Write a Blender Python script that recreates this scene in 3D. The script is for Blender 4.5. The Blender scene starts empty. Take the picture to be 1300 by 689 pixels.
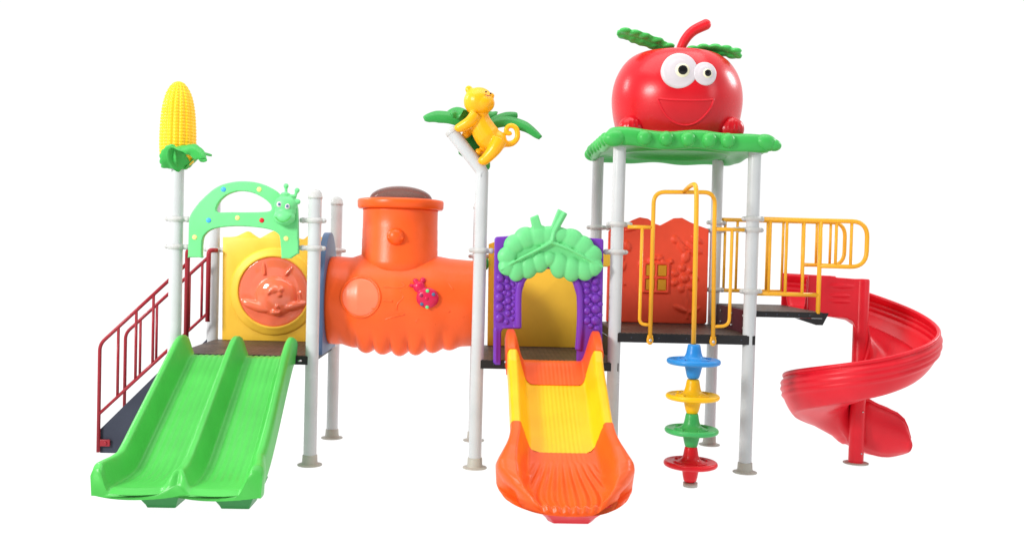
import bpy, bmesh, math, random
from mathutils import Vector, Matrix
from mathutils import noise as mnoise
random.seed(7)
sc = bpy.context.scene
COL = sc.collection
PI = math.pi

# ------------------------------------------------------------------ camera
cd = bpy.data.cameras.new('camera')
cam = bpy.data.objects.new('camera', cd)
COL.objects.link(cam)
cd.sensor_width = 36.0
cd.lens = 1202.7 / 1300 * 36.0
cd.clip_end = 400
def aim(loc, yaw, pitch, roll):
    F = Vector((math.sin(yaw)*math.cos(pitch), math.cos(yaw)*math.cos(pitch), -math.sin(pitch)))
    R = F.cross(Vector((0, 0, 1))).normalized()
    U = R.cross(F)
    c, s = math.cos(roll), math.sin(roll)
    R2 = R*c + U*s
    U2 = U*c - R*s
    m = Matrix((R2, U2, -F)).transposed().to_4x4()
    m.translation = loc
    return m
cam.matrix_world = aim(Vector((2.182, -6.9958, 1.6255)), .0389, .0232, .026)
sc.camera = cam

# ------------------------------------------------------------------ light (white studio)
w = bpy.data.worlds.new('World'); sc.world = w; w.use_nodes = True
nt = w.node_tree
bg = nt.nodes['Background']
tc = nt.nodes.new('ShaderNodeTexCoord'); sp = nt.nodes.new('ShaderNodeSeparateXYZ')
mr = nt.nodes.new('ShaderNodeMapRange')
mr.inputs['From Min'].default_value = -.55; mr.inputs['From Max'].default_value = .1
mr.inputs['To Min'].default_value = .30; mr.inputs['To Max'].default_value = .90
nt.links.new(tc.outputs['Generated'], sp.inputs[0])
nt.links.new(sp.outputs['Y'], mr.inputs['Value'])
lo = nt.nodes.new('ShaderNodeMath'); lo.operation = 'LESS_THAN'; lo.inputs[1].default_value = -.002
nt.links.new(sp.outputs['Z'], lo.inputs[0])
mxs = nt.nodes.new('ShaderNodeMath'); mxs.operation = 'MULTIPLY'; mxs.inputs[1].default_value = 1.02  # world brightened below the horizon to backlight the added floor
nt.links.new(lo.outputs[0], mxs.inputs[0])
mxm = nt.nodes.new('ShaderNodeMath'); mxm.operation = 'MAXIMUM'
nt.links.new(mxs.outputs[0], mxm.inputs[0]); nt.links.new(mr.outputs[0], mxm.inputs[1])
nt.links.new(mxm.outputs[0], bg.inputs['Strength'])
bg.inputs['Color'].default_value = (1, 1, 1, 1)

def area(name, loc, target, size, energy, col=(1, 1, 1)):
    l = bpy.data.lights.new(name, 'AREA'); l.energy = energy; l.shape = 'RECTANGLE'
    l.size, l.size_y = size; l.color = col
    o = bpy.data.objects.new(name, l); COL.objects.link(o)
    d = Vector(target) - Vector(loc)
    o.matrix_world = d.to_track_quat('-Z', 'Y').to_matrix().to_4x4()
    o.location = loc
    return o
area('key_softbox', (-4.2, -5.6, 4.6), (2.0, 0, 1.3), (1.8, 1.8), 620, (1, .985, .96))
area('rear_window_left', (-7.5, 4.0, 7.0), (2.5, 0, 2), (1.8, 2.2), 270, (.97, .99, 1))
area('rear_window_right', (12.5, 4.0, 7.0), (3.5, 0, 2), (1.8, 2.2), 270, (.97, .99, 1))
area('top_softbox', (2.6, -.6, 6.8), (2.4, .2, 0), (7, 3.2), 200)
area('side_softbox', (8.5, -3.0, 4.2), (3.2, .3, 1.3), (1.6, 2.6), 45, (.95, .98, 1))

sc.view_settings.view_transform = 'Standard'
sc.view_settings.look = 'None'
sc.view_settings.exposure = .2
sc.view_settings.gamma = 1

# ------------------------------------------------------------------ materials
def mat(name, color, rough=.32, bump=.02, scale=60, var=.06, spec=.30, metallic=0, coat=0, scuff=0):
    m = bpy.data.materials.new(name); m.use_nodes = True
    n = m.node_tree.nodes; L = m.node_tree.links
    b = n['Principled BSDF']
    b.inputs['Roughness'].default_value = rough
    b.inputs['Metallic'].default_value = metallic
    b.inputs['Specular IOR Level'].default_value = spec
    b.inputs['Coat Weight'].default_value = coat
    t = n.new('ShaderNodeTexCoord')
    no = n.new('ShaderNodeTexNoise'); no.inputs['Scale'].default_value = 3.5; no.inputs['Detail'].default_value = 5
    L.new(t.outputs['Object'], no.inputs['Vector'])
    rp = n.new('ShaderNodeValToRGB')
    c = Vector(color)
    d = [max(0, v*(1-var*1.6)) for v in c]; e = [min(1, v*(1+var)+var*.05) for v in c]
    rp.color_ramp.elements[0].position = .3; rp.color_ramp.elements[0].color = (*d, 1)
    rp.color_ramp.elements[1].position = .7; rp.color_ramp.elements[1].color = (*e, 1)
    L.new(no.outputs['Fac'], rp.inputs['Fac'])
    last = rp.outputs['Color']
    n2 = n.new('ShaderNodeTexNoise'); n2.inputs['Scale'].default_value = scale; n2.inputs['Detail'].default_value = 4
    L.new(t.outputs['Object'], n2.inputs['Vector'])
    if scuff:
        n3 = n.new('ShaderNodeTexNoise'); n3.inputs['Scale'].default_value = 9; n3.inputs['Detail'].default_value = 9
        n3.inputs['Roughness'].default_value = .75
        L.new(t.outputs['Object'], n3.inputs['Vector'])
        r3 = n.new('ShaderNodeValToRGB'); r3.color_ramp.elements[0].position = .6; r3.color_ramp.elements[1].position = .78
        r3.color_ramp.elements[0].color = (0, 0, 0, 1); r3.color_ramp.elements[1].color = (scuff, scuff, scuff, 1)
        L.new(n3.outputs['Fac'], r3.inputs['Fac'])
        mx = n.new('ShaderNodeMixRGB'); mx.inputs['Color2'].default_value = (.24, .2, .15, 1)
        L.new(r3.outputs['Color'], mx.inputs['Fac']); L.new(last, mx.inputs['Color1'])
        last = mx.outputs['Color']
    L.new(last, b.inputs['Base Color'])
    mrr = n.new('ShaderNodeMapRange'); mrr.inputs['To Min'].default_value = rough*.8; mrr.inputs['To Max'].default_value = rough*1.3
    L.new(no.outputs['Fac'], mrr.inputs['Value']); L.new(mrr.outputs[0], b.inputs['Roughness'])
    bp = n.new('ShaderNodeBump'); bp.inputs['Strength'].default_value = .35; bp.inputs['Distance'].default_value = bump*.05
    L.new(n2.outputs['Fac'], bp.inputs['Height']); L.new(bp.outputs['Normal'], b.inputs['Normal'])
    return m
M = {}
def P(k, *a, **kw): M[k] = mat(k.replace('_', ' '), *a, **kw)
P('red', (.72, .008, .018), .33, scuff=.05)
P('apple_red', (.60, .004, .012), .25, spec=.32)
P('slide_red', (.72, .010, .024), .33, bump=.04)
P('panel_red', (.95, .085, .035), .38)
P('orange', (.92, .112, .014), .34, bump=.05)
P('slide_orange', (.88, .10, .008), .34)
P('bubble_red', (.95, .19, .085), .12, coat=.8)
P('membrane', (.92, .19, .09), .3)
P('yellow', (.93, .49, .002), .34)
P('corn_yellow', (.94, .50, .006), .38)
P('monkey_yellow', (.93, .42, .005), .28)
P('panel_yellow', (.97, .57, .05), .4)
P('bar_yellow', (.84, .40, .02), .3, scuff=.05)
P('green', (.065, .46, .068), .34, bump=.04, scuff=.03)
P('mint', (.15, .63, .23), .42)
P('roof_green', (.045, .42, .075), .35)
P('leaf_green', (.03, .30, .055), .38)
P('dark_green', (.02, .24, .05), .4)
P('purple', (.17, .035, .42), .33)
P('blue', (.02, .24, .62), .33)
P('dot_blue', (.06, .38, .85), .35)
P('dot_yellow', (.85, .76, .25), .4)
P('disc_green', (.05, .42, .11), .33)
P('panel_blue', (.08, .14, .26), .4)
P('beetle', (.62, .01, .07), .28)
P('beetle_wing', (.33, .02, .09), .25)
P('post', (.55, .57, .58), .25, bump=.01, var=.05, scuff=.22)
P('clamp', (.50, .50, .49), .35, var=.05, scuff=.22)
P('flange', (.44, .43, .38), .45, var=.08, scuff=.5)
P('maroon', (.32, .018, .03), .32, scuff=.06)
P('navy', (.035, .04, .065), .5, var=.1, scuff=.3)
P('black', (.012, .011, .012), .45, var=.1, scuff=.12)
P('dark_maroon', (.06, .014, .022), .4)
P('white', (.62, .57, .60), .35)
P('cream', (.78, .73, .52), .35)
P('pupil', (.006, .006, .007), .15, var=0)
P('steel', (.55, .55, .55), .3, metallic=1)
P('window_yellow', (.7, .3, .01), .4)

def deck_material():
    m = bpy.data.materials.new('worn brown tread plate'); m.use_nodes = True
    n = m.node_tree.nodes; L = m.node_tree.links; b = n['Principled BSDF']
    t = n.new('ShaderNodeTexCoord')
    v = n.new('ShaderNodeTexVoronoi'); v.inputs['Scale'].default_value = 26; v.inputs['Randomness'].default_value = .25
    L.new(t.outputs['Object'], v.inputs['Vector'])
    no = n.new('ShaderNodeTexNoise'); no.inputs['Scale'].default_value = 6; no.inputs['Detail'].default_value = 8
    L.new(t.outputs['Object'], no.inputs['Vector'])
    r = n.new('ShaderNodeValToRGB')
    r.color_ramp.elements[0].position = .3; r.color_ramp.elements[0].color = (.028, .017, .013, 1)
    r.color_ramp.elements[1].position = .7; r.color_ramp.elements[1].color = (.10, .062, .043, 1)
    L.new(no.outputs['Fac'], r.inputs['Fac'])
    r2 = n.new('ShaderNodeValToRGB')
    r2.color_ramp.elements[0].position = .16; r2.color_ramp.elements[0].color = (.02, .015, .012, 1)
    r2.color_ramp.elements[1].position = .26; r2.color_ramp.elements[1].color = (1, 1, 1, 1)
    L.new(v.outputs['Distance'], r2.inputs['Fac'])
    mx = n.new('ShaderNodeMixRGB'); mx.blend_type = 'MULTIPLY'; mx.inputs['Fac'].default_value = .8
    L.new(r.outputs['Color'], mx.inputs['Color1']); L.new(r2.outputs['Color'], mx.inputs['Color2'])
    L.new(mx.outputs['Color'], b.inputs['Base Color'])
    b.inputs['Roughness'].default_value = .5
    bp = n.new('ShaderNodeBump'); bp.inputs['Distance'].default_value = .004
    L.new(r2.outputs['Color'], bp.inputs['Height']); L.new(bp.outputs['Normal'], b.inputs['Normal'])
    return m
M['deck'] = deck_material()
_b = M['bubble_red'].node_tree.nodes['Principled BSDF']; _b.inputs['Subsurface Weight'].default_value = .2
def dome_material():
    m = mat('smoked clear dome', (.24, .13, .11), .08)
    b = m.node_tree.nodes['Principled BSDF']
    b.inputs['Transmission Weight'].default_value = .6
    b.inputs['IOR'].default_value = 1.12
    b.inputs['Roughness'].default_value = .05
    return m
M['dome'] = dome_material()
def ground_material():
    m = bpy.data.materials.new('added shadowless floor'); m.use_nodes = True
    n = m.node_tree.nodes; L = m.node_tree.links; b = n['Principled BSDF']
    t = n.new('ShaderNodeTexCoord'); no = n.new('ShaderNodeTexNoise'); no.inputs['Scale'].default_value = 2
    L.new(t.outputs['Object'], no.inputs['Vector'])
    r = n.new('ShaderNodeValToRGB')
    r.color_ramp.elements[0].color = (.95, .95, .95, 1); r.color_ramp.elements[1].color = (.97, .97, .97, 1)
    L.new(no.outputs['Fac'], r.inputs['Fac'])
    # added floor, mostly translucent: bright world below lights it, so shadows barely show
    tr = n.new('ShaderNodeBsdfTranslucent'); L.new(r.outputs['Color'], tr.inputs['Color'])
    b.inputs['Roughness'].default_value = .8; L.new(r.outputs['Color'], b.inputs['Base Color'])
    b.inputs['Specular IOR Level'].default_value = .1
    ms = n.new('ShaderNodeMixShader'); ms.inputs['Fac'].default_value = .12
    L.new(tr.outputs[0], ms.inputs[1]); L.new(b.outputs[0], ms.inputs[2])
    L.new(ms.outputs[0], n['Material Output'].inputs['Surface'])
    return m
M['ground'] = ground_material()

# ------------------------------------------------------------------ object helpers
ORG = {}
def obj(name, bm, m, parent=None, label=None, smooth=True, bevel=0, remesh=0, sm=0, sub=0, solid=0, angle=None):
    if remesh:
        bmesh.ops.triangulate(bm, faces=[f for f in bm.faces if len(f.verts) > 4])
    lo = Vector([min(v.co[i] for v in bm.verts) for i in range(3)])
    hi = Vector([max(v.co[i] for v in bm.verts) for i in range(3)])
    c = Vector(((lo.x+hi.x)/2, (lo.y+hi.y)/2, lo.z))
    bmesh.ops.translate(bm, verts=bm.verts, vec=-c)
    bmesh.ops.recalc_face_normals(bm, faces=bm.faces)
    me = bpy.data.meshes.new(name); bm.to_mesh(me); bm.free()
    me.materials.append(M[m])
    o = bpy.data.objects.new(name, me); COL.objects.link(o)
    po = ORG[parent.name] if parent else Vector((0, 0, 0))
    o.location = c - po
    if parent: o.parent = parent
    ORG[o.name] = c
    if label: o['label'] = label
    if smooth:
        for p in me.polygons: p.use_smooth = True
    if bevel:
        b = o.modifiers.new('bevel', 'BEVEL'); b.width = bevel; b.segments = 3; b.limit_method = 'ANGLE'
        b.angle_limit = math.radians(40); b.harden_normals = False
        if smooth: me.set_sharp_from_angle(angle=math.radians(75))
    if solid:
        s = o.modifiers.new('thickness', 'SOLIDIFY'); s.thickness = solid; s.offset = 0
    if remesh:
        r = o.modifiers.new('merge', 'REMESH'); r.mode = 'VOXEL'; r.voxel_size = remesh; r.use_smooth_shade = True
    if sm:
        s = o.modifiers.new('soften', 'SMOOTH'); s.iterations = sm; s.factor = .5
    if sub:
        s = o.modifiers.new('subdivide', 'SUBSURF'); s.levels = sub; s.render_levels = sub
    if angle: me.set_sharp_from_angle(angle=math.radians(angle))
    return o
def pieces(name, bm, m, parent=None, **kw):
    """every loose island of bm becomes an object of its own"""
    bm.verts.index_update(); bm.verts.ensure_lookup_table(); seen = set(); out = []
    for v in bm.verts:
        if v.index in seen: continue
        st_, isl = [v], []
        seen.add(v.index)
        while st_:
            a = st_.pop(); isl.append(a)
            for e in a.link_edges:
                b = e.other_vert(a)
                if b.index not in seen: seen.add(b.index); st_.append(b)
        nb = bmesh.new(); mp = {a: nb.verts.new(a.co) for a in isl}
        for f in {f for a in isl for f in a.link_faces}: nb.faces.new([mp[q] for q in f.verts])
        out.append(obj(name, nb, m, parent, **kw))
    bm.free(); return out
def B(): return bmesh.new()
def box(bm, x0, x1, y0, y1, z0, z1):
    r = bmesh.ops.create_cube(bm, size=1)
    for v in r['verts']:
        v.co = Vector((x0+(v.co.x+.5)*(x1-x0), y0+(v.co.y+.5)*(y1-y0), z0+(v.co.z+.5)*(z1-z0)))
    return r['verts']
def ell(bm, c, r, rot=None, u=24, v=14):
    if not hasattr(r, '__len__'): r = (r, r, r)
    m = Matrix.Translation(Vector(c))
    if rot is not None: m = m @ rot.to_4x4()
    m = m @ Matrix.Diagonal((*r, 1))
    return bmesh.ops.create_uvsphere(bm, u_segments=u, v_segments=v, radius=1, matrix=m)['verts']
def tube(bm, pts, r, n=12, cap=True, closed=False):
    pts = [Vector(p) for p in pts]
    N = len(pts)
    rs = r if hasattr(r, '__len__') else [r]*N
    T = []
    for i in range(N):
        if closed: d = pts[(i+1) % N]-pts[i-1]
        else: d = pts[min(i+1, N-1)]-pts[max(i-1, 0)]
        T.append(d.normalized())
    a = Vector((0, 0, 1)) if abs(T[0].z) < .9 else Vector((0, 1, 0))
    nrm = (a - T[0]*a.dot(T[0])).normalized()
    rings = []
    for i in range(N):
        nrm = (nrm - T[i]*nrm.dot(T[i])).normalized()
        bn = T[i].cross(nrm)
        rings.append([bm.verts.new(pts[i]+(nrm*math.cos(2*PI*k/n)+bn*math.sin(2*PI*k/n))*rs[i]) for k in range(n)])
    for i in range(N if closed else N-1):
        A, C = rings[i], rings[(i+1) % N]
        for k in range(n):
            bm.faces.new((A[k], A[(k+1) % n], C[(k+1) % n], C[k]))
    if cap and not closed:
        bm.faces.new(rings[0][::-1]); bm.faces.new(rings[-1])
def cyl(bm, p0, p1, r0, r1=None, n=24):
    tube(bm, [p0, p1], [r0, r0 if r1 is None else r1], n)
def lathe(bm, c, prof, n=48, axis='z', fn=None):
    c = Vector(c); rings = []
    for (r, z) in prof:
        ring = []
        for k in range(n):
            t = 2*PI*k/n
            rr = r if fn is None else fn(r, z, t)
            if axis == 'z': p = Vector((rr*math.cos(t), rr*math.sin(t), z))
            elif axis == 'y': p = Vector((rr*math.cos(t), z, rr*math.sin(t)))
            else: p = Vector((z, rr*math.cos(t), rr*math.sin(t)))
            ring.append(bm.verts.new(c+p))
        rings.append(ring)
    for i in range(len(rings)-1):
        for k in range(n):
            bm.faces.new((rings[i][k], rings[i][(k+1) % n], rings[i+1][(k+1) % n], rings[i+1][k]))
    bm.faces.new(rings[0][::-1]); bm.faces.new(rings[-1])
def cat(pts, n=8):
    pts = [Vector(p) for p in pts]
    out = []
    for i in range(len(pts)-1):
        p0 = pts[max(i-1, 0)]; p1 = pts[i]; p2 = pts[i+1]; p3 = pts[min(i+2, len(pts)-1)]
        for j in range(n):
            t = j/n
            out.append(.5*((2*p1)+(p2-p0)*t+(2*p0-5*p1+4*p2-p3)*t*t+(3*p1-p0-3*p2+p3)*t**3))
    out.append(pts[-1]); return out
def catc(pts, n=5):       # closed
    pts = [Vector(p) for p in pts]; K = len(pts); out = []
    for i in range(K):
        p0, p1, p2, p3 = pts[i-1], pts[i], pts[(i+1) % K], pts[(i+2) % K]
        for j in range(n):
            t = j/n
            out.append(.5*((2*p1)+(p2-p0)*t+(2*p0-5*p1+4*p2-p3)*t*t+(3*p1-p0-3*p2+p3)*t**3))
    return out
def rpath(pts, rad, n=7):
    pts = [Vector(p) for p in pts]; out = [pts[0]]
    for i in range(1, len(pts)-1):
        a = (pts[i-1]-pts[i]); b = (pts[i+1]-pts[i])
        d = min(rad, a.length*.49, b.length*.49)
        a = pts[i]+a.normalized()*d; b = pts[i]+b.normalized()*d
        for j in range(n+1):
            t = j/n
            out.append(a*(1-t)**2+pts[i]*2*t*(1-t)+b*t*t)
    out.append(pts[-1]); return out
def panel_bm(loops, y0, y1, bevel=.01, bm=None, axis='y'):
    """outline loops given as (x, z); the panel stands in the XZ plane between y0 and y1"""
    cu = bpy.data.curves.new('tmp', 'CURVE'); cu.dimensions = '2D'; cu.fill_mode = 'BOTH'
    for lp in loops:
        s = cu.splines.new('POLY'); s.points.add(len(lp)-1)
        for p, q in zip(s.points, lp): p.co = (q[0], q[1], 0, 1)
        s.use_cyclic_u = True
    cu.extrude = abs(y1-y0)/2
    o = bpy.data.objects.new('tmp', cu); COL.objects.link(o)
    dg = bpy.context.evaluated_depsgraph_get()
    me = bpy.data.meshes.new_from_object(o.evaluated_get(dg))
    bpy.data.objects.remove(o); bpy.data.curves.remove(cu)
    b2 = bm if bm is not None else B()
    ym = (y0+y1)/2
    for v in me.vertices:
        a, c, d = v.co
        v.co = Vector((a, ym-d, c)) if axis == 'y' else Vector((ym-d, a, c))
    b3 = B(); b3.from_mesh(me); bmesh.ops.remove_doubles(b3, verts=b3.verts, dist=1e-5)
    rim = [e for e in b3.edges if len(e.link_faces) == 2 and e.calc_face_angle(0) > 1.2 and abs((e.verts[0].co-e.verts[1].co)[1 if axis == 'y' else 0]) < 1e-4]
    if bevel > .002: bmesh.ops.bevel(b3, geom=rim, offset=bevel*.8, segments=2, profile=.5, affect='EDGES', clamp_overlap=True)
    b3.to_mesh(me); b3.free()
    b2.from_mesh(me); bpy.data.meshes.remove(me)
    return b2
def sm_(a, b, x):
    t = max(0, min(1, (x-a)/(b-a))); return t*t*(3-2*t)
def lerp(a, b, t): return a+(b-a)*t
def interp(tab, x):
    if x <= tab[0][0]: return tab[0][1]
    for (a, p), (b, q) in zip(tab, tab[1:]):
        if x <= b: return lerp(p, q, (x-a)/(b-a))
    return tab[-1][1]
def grid(bm, rows, close=False, caps=False):
    V = [[bm.verts.new(p) for p in r] for r in rows]
    for i in range(len(V)-1):
        m = len(V[i])
        for k in range(m if close else m-1):
            bm.faces.new((V[i][k], V[i][(k+1) % m], V[i+1][(k+1) % m], V[i+1][k]))
    if caps:
        bm.faces.new(V[0][::-1]); bm.faces.new(V[-1])
    return V

# ------------------------------------------------------------------ the setting
bm = B()
vs = [bm.verts.new(p) for p in ((-60, -25, 0), (65, -25, 0), (65, 110, 0), (-60, 110, 0))]
bm.faces.new(vs)
g = obj('ground', bm, 'ground', smooth=False); g['kind'] = 'structure'

# ------------------------------------------------------------------ the playground structure
root = bpy.data.objects.new('playground_structure', None); COL.objects.link(root)
root.location = (2.3, .4, 0); ORG[root.name] = Vector(root.location)
root['label'] = 'colourful modular playground structure with slides, tunnel, climber and smiling apple roof on white posts'
root['category'] = 'playground structure'

X0, X1, X2, X3, X4 = 0.0, 1.0, 2.215, 3.228, 4.240
DA, DB, DC = .81, 1.033, 1.215     # heights of the low decks, the apple deck, the bridge

def clamp(post, x, y, z, a, arm=.09):
    """ring clamp with two bolt ears; a = heading of its arm"""
    bm = B()
    tube(bm, [(x+.0505*math.cos(t), y+.0505*math.sin(t), z) for t in [2*PI*k/24 for k in range(24)]], .0125, 8, closed=True)
    tube(bm, [(x+.047*math.cos(t), y+.047*math.sin(t), z+.012) for t in [2*PI*k/24 for k in range(24)]], .010, 8, closed=True)
    tube(bm, [(x+.047*math.cos(t), y+.047*math.sin(t), z-.012) for t in [2*PI*k/24 for k in range(24)]], .010, 8, closed=True)
    for s in (0, PI):
        d = Vector((math.cos(a+s), math.sin(a+s), 0))
        ell(bm, Vector((x, y, z))+d*.066, (.021, .021, .018), u=12, v=8)
    if arm:
        d = Vector((math.cos(a), math.sin(a), 0)); c = Vector((x, y, z))
        tube(bm, [c+d*.05, c+d*(.05+arm*.5), c+d*(.05+arm)], [.021, .015, .018], 10)
        ell(bm, c+d*(.052+arm*.55), (.022, .022, .022), u=12, v=8)
    o = obj('clamp', bm, 'clamp', post, remesh=.0045, sm=2)
    return o
def post(x, y, top, cap=True, label=None, clamps=(), bend=None):
    bm = B()
    if bend:
        tube(bm, [(x, y, 0), (x, y, bend[0][1])] + [(x, y, bend[0][1]+.002)], .0475, 28)
    else:
        cyl(bm, (x, y, 0.004), (x, y, top), .0475, n=28)
    p = obj('post', bm, 'post', root, label, angle=60)
    bm = B()
    lathe(bm, (x, y, 0), [(.09, .002), (.09, .008), (.062, .014), (.056, .03), (.0535, .075), (.049, .08)], 32)
    obj('base_flange', bm, 'flange', p, angle=50)
    if cap:
        bm = B()
        lathe(bm, (x, y, top), [(.052, -.012), (.053, 0), (.051, .006), (.046, .03), (.033, .048), (.015, .056), (.002, .058)], 28)
        obj('cap', bm, 'clamp', p)
    for c in clamps: clamp(p, x, y, *c)
    return p
R0, RU, RL, RD = 0, PI/2, PI, -PI/2
pA = post(X0, 0, 2.17, False, 'tall post under the yellow corn cob', [(1.783, R0, .05), (1.582, R0, .05)])
post(X1, 0, 1.97, True, 'capped post at right of green double slide', [(1.799, RL, .06), (1.597, RL, .06)])
post(X0, 1, 1.97, True, 'rear post at the head of the stairs', [(1.558, R0, .05)])
post(X1+.012, 1, 1.97, True, 'rear capped post behind the tunnel mouth', [(1.578, RL, .1)])
pM = post(X2, 0, 2.19, False, 'tall post with bent top carrying the yellow monkey', [(1.611, R0, .05)])
post(X2-.01, 1, 1.97, True, 'rear post at the right end of the tunnel', [(1.56, R0, .05)])
post(X3, 0, 2.40, False, 'front left post of the apple roof', [(1.831, R0, .06), (1.626, RL, .05)])
post(X3-.03, 1, 2.44, False, 'rear left post of the apple roof', [(1.829, R0, .08), (1.60, RL, .08)])
post(X4, 0, 2.42, False, 'front right post of the apple roof', [(1.899, R0, .03), (1.817, RL, .1), (1.358, R0, .03)])
post(X4-.02, 1, 2.43, False, 'rear right post of the apple roof', [(1.897, R0, .03), (1.83, RL, .1), (1.327, R0, .03)])

def deck(x0, x1, y0, y1, z, th, label):
    bm = B(); box(bm, x0, x1, y0, y1, z-.008, z)
    d = obj('deck', bm, 'deck', root, label, smooth=False, bevel=.002)
    bm = B()
    box(bm, x0-.002, x1+.002, y0-.006, y0+.006, z-th, z-.004)
    box(bm, x0-.002, x1+.002, y1-.006, y1+.006, z-th, z-.004)
    box(bm, x0-.008, x0+.004, y0+.007, y1-.007, z-th, z-.004)
    box(bm, x1-.004, x1+.008, y0+.007, y1-.007, z-th, z-.004)
    for k in range(1, 4):
        xx = lerp(x0, x1, k/4); box(bm, xx-.01, xx+.01, y0+.01, y1-.01, z-th*.8, z-.01)
    pieces('frame_rail', bm, 'black', d, smooth=False, bevel=.002)
    bm = B()
    for k in range(5):
        xx = lerp(x0+.1, x1-.1, k/4)
        cyl(bm, (xx, y0-.008, z-th*.5), (xx, y0-.004, z-th*.5), .0055, n=10)
    pieces('bolt', bm, 'navy', d)
    return d
dA = deck(X0+.02, X1-.01, -.035, 1.03, DA, .065, 'brown tread deck behind the green double slide')
dC = deck(X2+.02, X3+.03, -.035, 1.03, DA, .065, 'brown tread deck under the grape arch')
dB = deck(X3+.02, X4+.03, -.04, 1.03, DB, .07, 'brown tread deck under the apple roof')
dD = deck(X4+.02, 4.79, -.005, .97, DC, .045, 'raised bridge deck at the top of the red spiral slide')
bm = B()
prof = [(4.60, DC-.046), (4.80, DC-.046), (4.83, DC-.01), (4.83, DC-.004), (4.79, DC-.004), (4.78, DC-.03), (4.74, DC-.07)]
prof = [(4.58, DC-.047), (4.79, DC-.047), (4.795, DC-.004), (4.835, DC-.004), (4.79, DC-.095), (4.74, DC-.095)]
panel_bm([prof], -.012, 0, .001, bm)
panel_bm([prof], .96, .972, .001, bm)
pieces('bracket', bm, 'black', dD, smooth=False)
# risers between decks of different height
bm = B(); box(bm, X4-.012, X4+.004, .06, .94, DB+.002, DC-.003)
rz = obj('riser_panel', bm, 'dark_maroon', root, 'dark maroon riser between apple deck and bridge deck', smooth=False, bevel=.002)
bm = B()
for y in (.12, .45, .78):
    for z in (DB+.04, DC-.05): cyl(bm, (X4-.02, y, z), (X4-.01, y, z), .011, n=12)
pieces('bolt', bm, 'steel', rz)
bm = B(); box(bm, X3+.005, X3+.016, .06, .94, DA+.002, DB-.072)
obj('riser_panel', bm, 'black', root, 'black riser between the grape deck and the apple deck', smooth=False, bevel=.002)

# ------------------------------------------------------------------ corn cob
bm = B()
prof = [(0.004, .615), (.02, .612), (.045, .597), (.07, .565), (.092, .52), (.108, .46), (.119, .39), (.126, .30), (.129, .21), (.128, .13), (.122, .06), (.10, .02), (.05, .0)]
pz = cat([(a, 0, b) for a, b in prof], 8)
def corn_r(r, z, t):
    row = z/.0235
    kern = (.5+.5*abs(math.sin(PI*row))**.7) * abs(math.cos(9*t))**.55
    return r - .011*min(1, r/.06)*(1-kern)
def resample(pp, n):
    L_ = [0]
    for a, b in zip(pp, pp[1:]): L_.append(L_[-1]+(b-a).length)
    out = []
    for i in range(n+1):
        d = L_[-1]*i/n
        k = min(max(1, next((q for q, l in enumerate(L_) if l >= d), len(pp)-1)), len(pp)-1)
        f = (d-L_[k-1])/max(1e-9, L_[k]-L_[k-1]); out.append(pp[k-1].lerp(pp[k], f))
    return out
pz = [p for p in resample(pz, 210)]
lathe(bm, (0, 0, 2.165), [(p.x, p.z) for p in pz], 160, fn=corn_r)
corn = obj('corn_cob', bm, 'corn_yellow', root, 'yellow corn cob finial on top of the leftmost post')
bm = B()
lathe(bm, (0, 0, 2.145), [(.058, 0), (.07, .004), (.088, .04), (.104, .085), (.098, .087), (.06, .05), (.04, .04)], 36,
      fn=lambda r, z, t: r*(1+.05*math.cos(9*t)))
h = obj('husk', bm, 'roof_green', corn)
def leafblade(bm, pts, widths, th=.012, side=None, sag=.25, n=9, ripple=0, rf=6):
    """thick blade along a path; side = width direction; edges drop by sag*width"""
    pts = cat(pts, 6); K = len(pts); rows = []
    side = Vector(side).normalized() if side else None
    for i, p in enumerate(pts):
        t = i/(K-1)
        T = (pts[min(i+1, K-1)]-pts[max(i-1, 0)]).normalized()
        S = (side-T*side.dot(T)).normalized() if side else T.cross(Vector((0, 0, 1))).normalized()
        Nn = S.cross(T).normalized()
        if Nn.z < 0: Nn = -Nn
        wd = interp(widths, t)
        wd *= 1+ripple*abs(math.sin(rf*PI*t))
        top, bot = [], []
        for k in range(n):
            u = k/(n-1)*2-1
            off = -sag*wd*abs(u)**1.5 + .12*wd*math.exp(-(u/.12)**2)*.4
            e = (1-abs(u)**6)
            q = p+S*u*wd+Nn*off
            top.append(q+Nn*th*.5*max(.15, e)); bot.append(q-Nn*th*.5*max(.15, e))
        rows.append(top+bot[::-1])
    grid(bm, rows, close=True, caps=True)
bm = B()
leafblade(bm, [(.06, -.06, 2.16), (.03, -.13, 2.22), (.05, -.15, 2.285), (.14, -.15, 2.29), (.21, -.14, 2.23), (.215, -.14, 2.19)], [(0, .05), (.35, .075), (.7, .05), (.9, .03), (1, .012)], .014, side=(.75, .6, .3), ripple=.15)
leafblade(bm, [(.05, .02, 2.16), (.11, .0, 2.22), (.18, -.02, 2.262), (.25, -.03, 2.25)], [(0, .05), (.5, .055), (.85, .03), (1, .015)], .014, side=(0, 1, .1), ripple=.12)
leafblade(bm, [(-.03, -.07, 2.15), (-.02, -.13, 2.2), (.0, -.155, 2.26), (.03, -.17, 2.30)], [(0, .05), (.5, .06), (.85, .03), (1, .01)], .014, side=(1, -.3, .2), ripple=.15)
obj('husk_leaf', bm, 'roof_green', corn)

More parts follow.
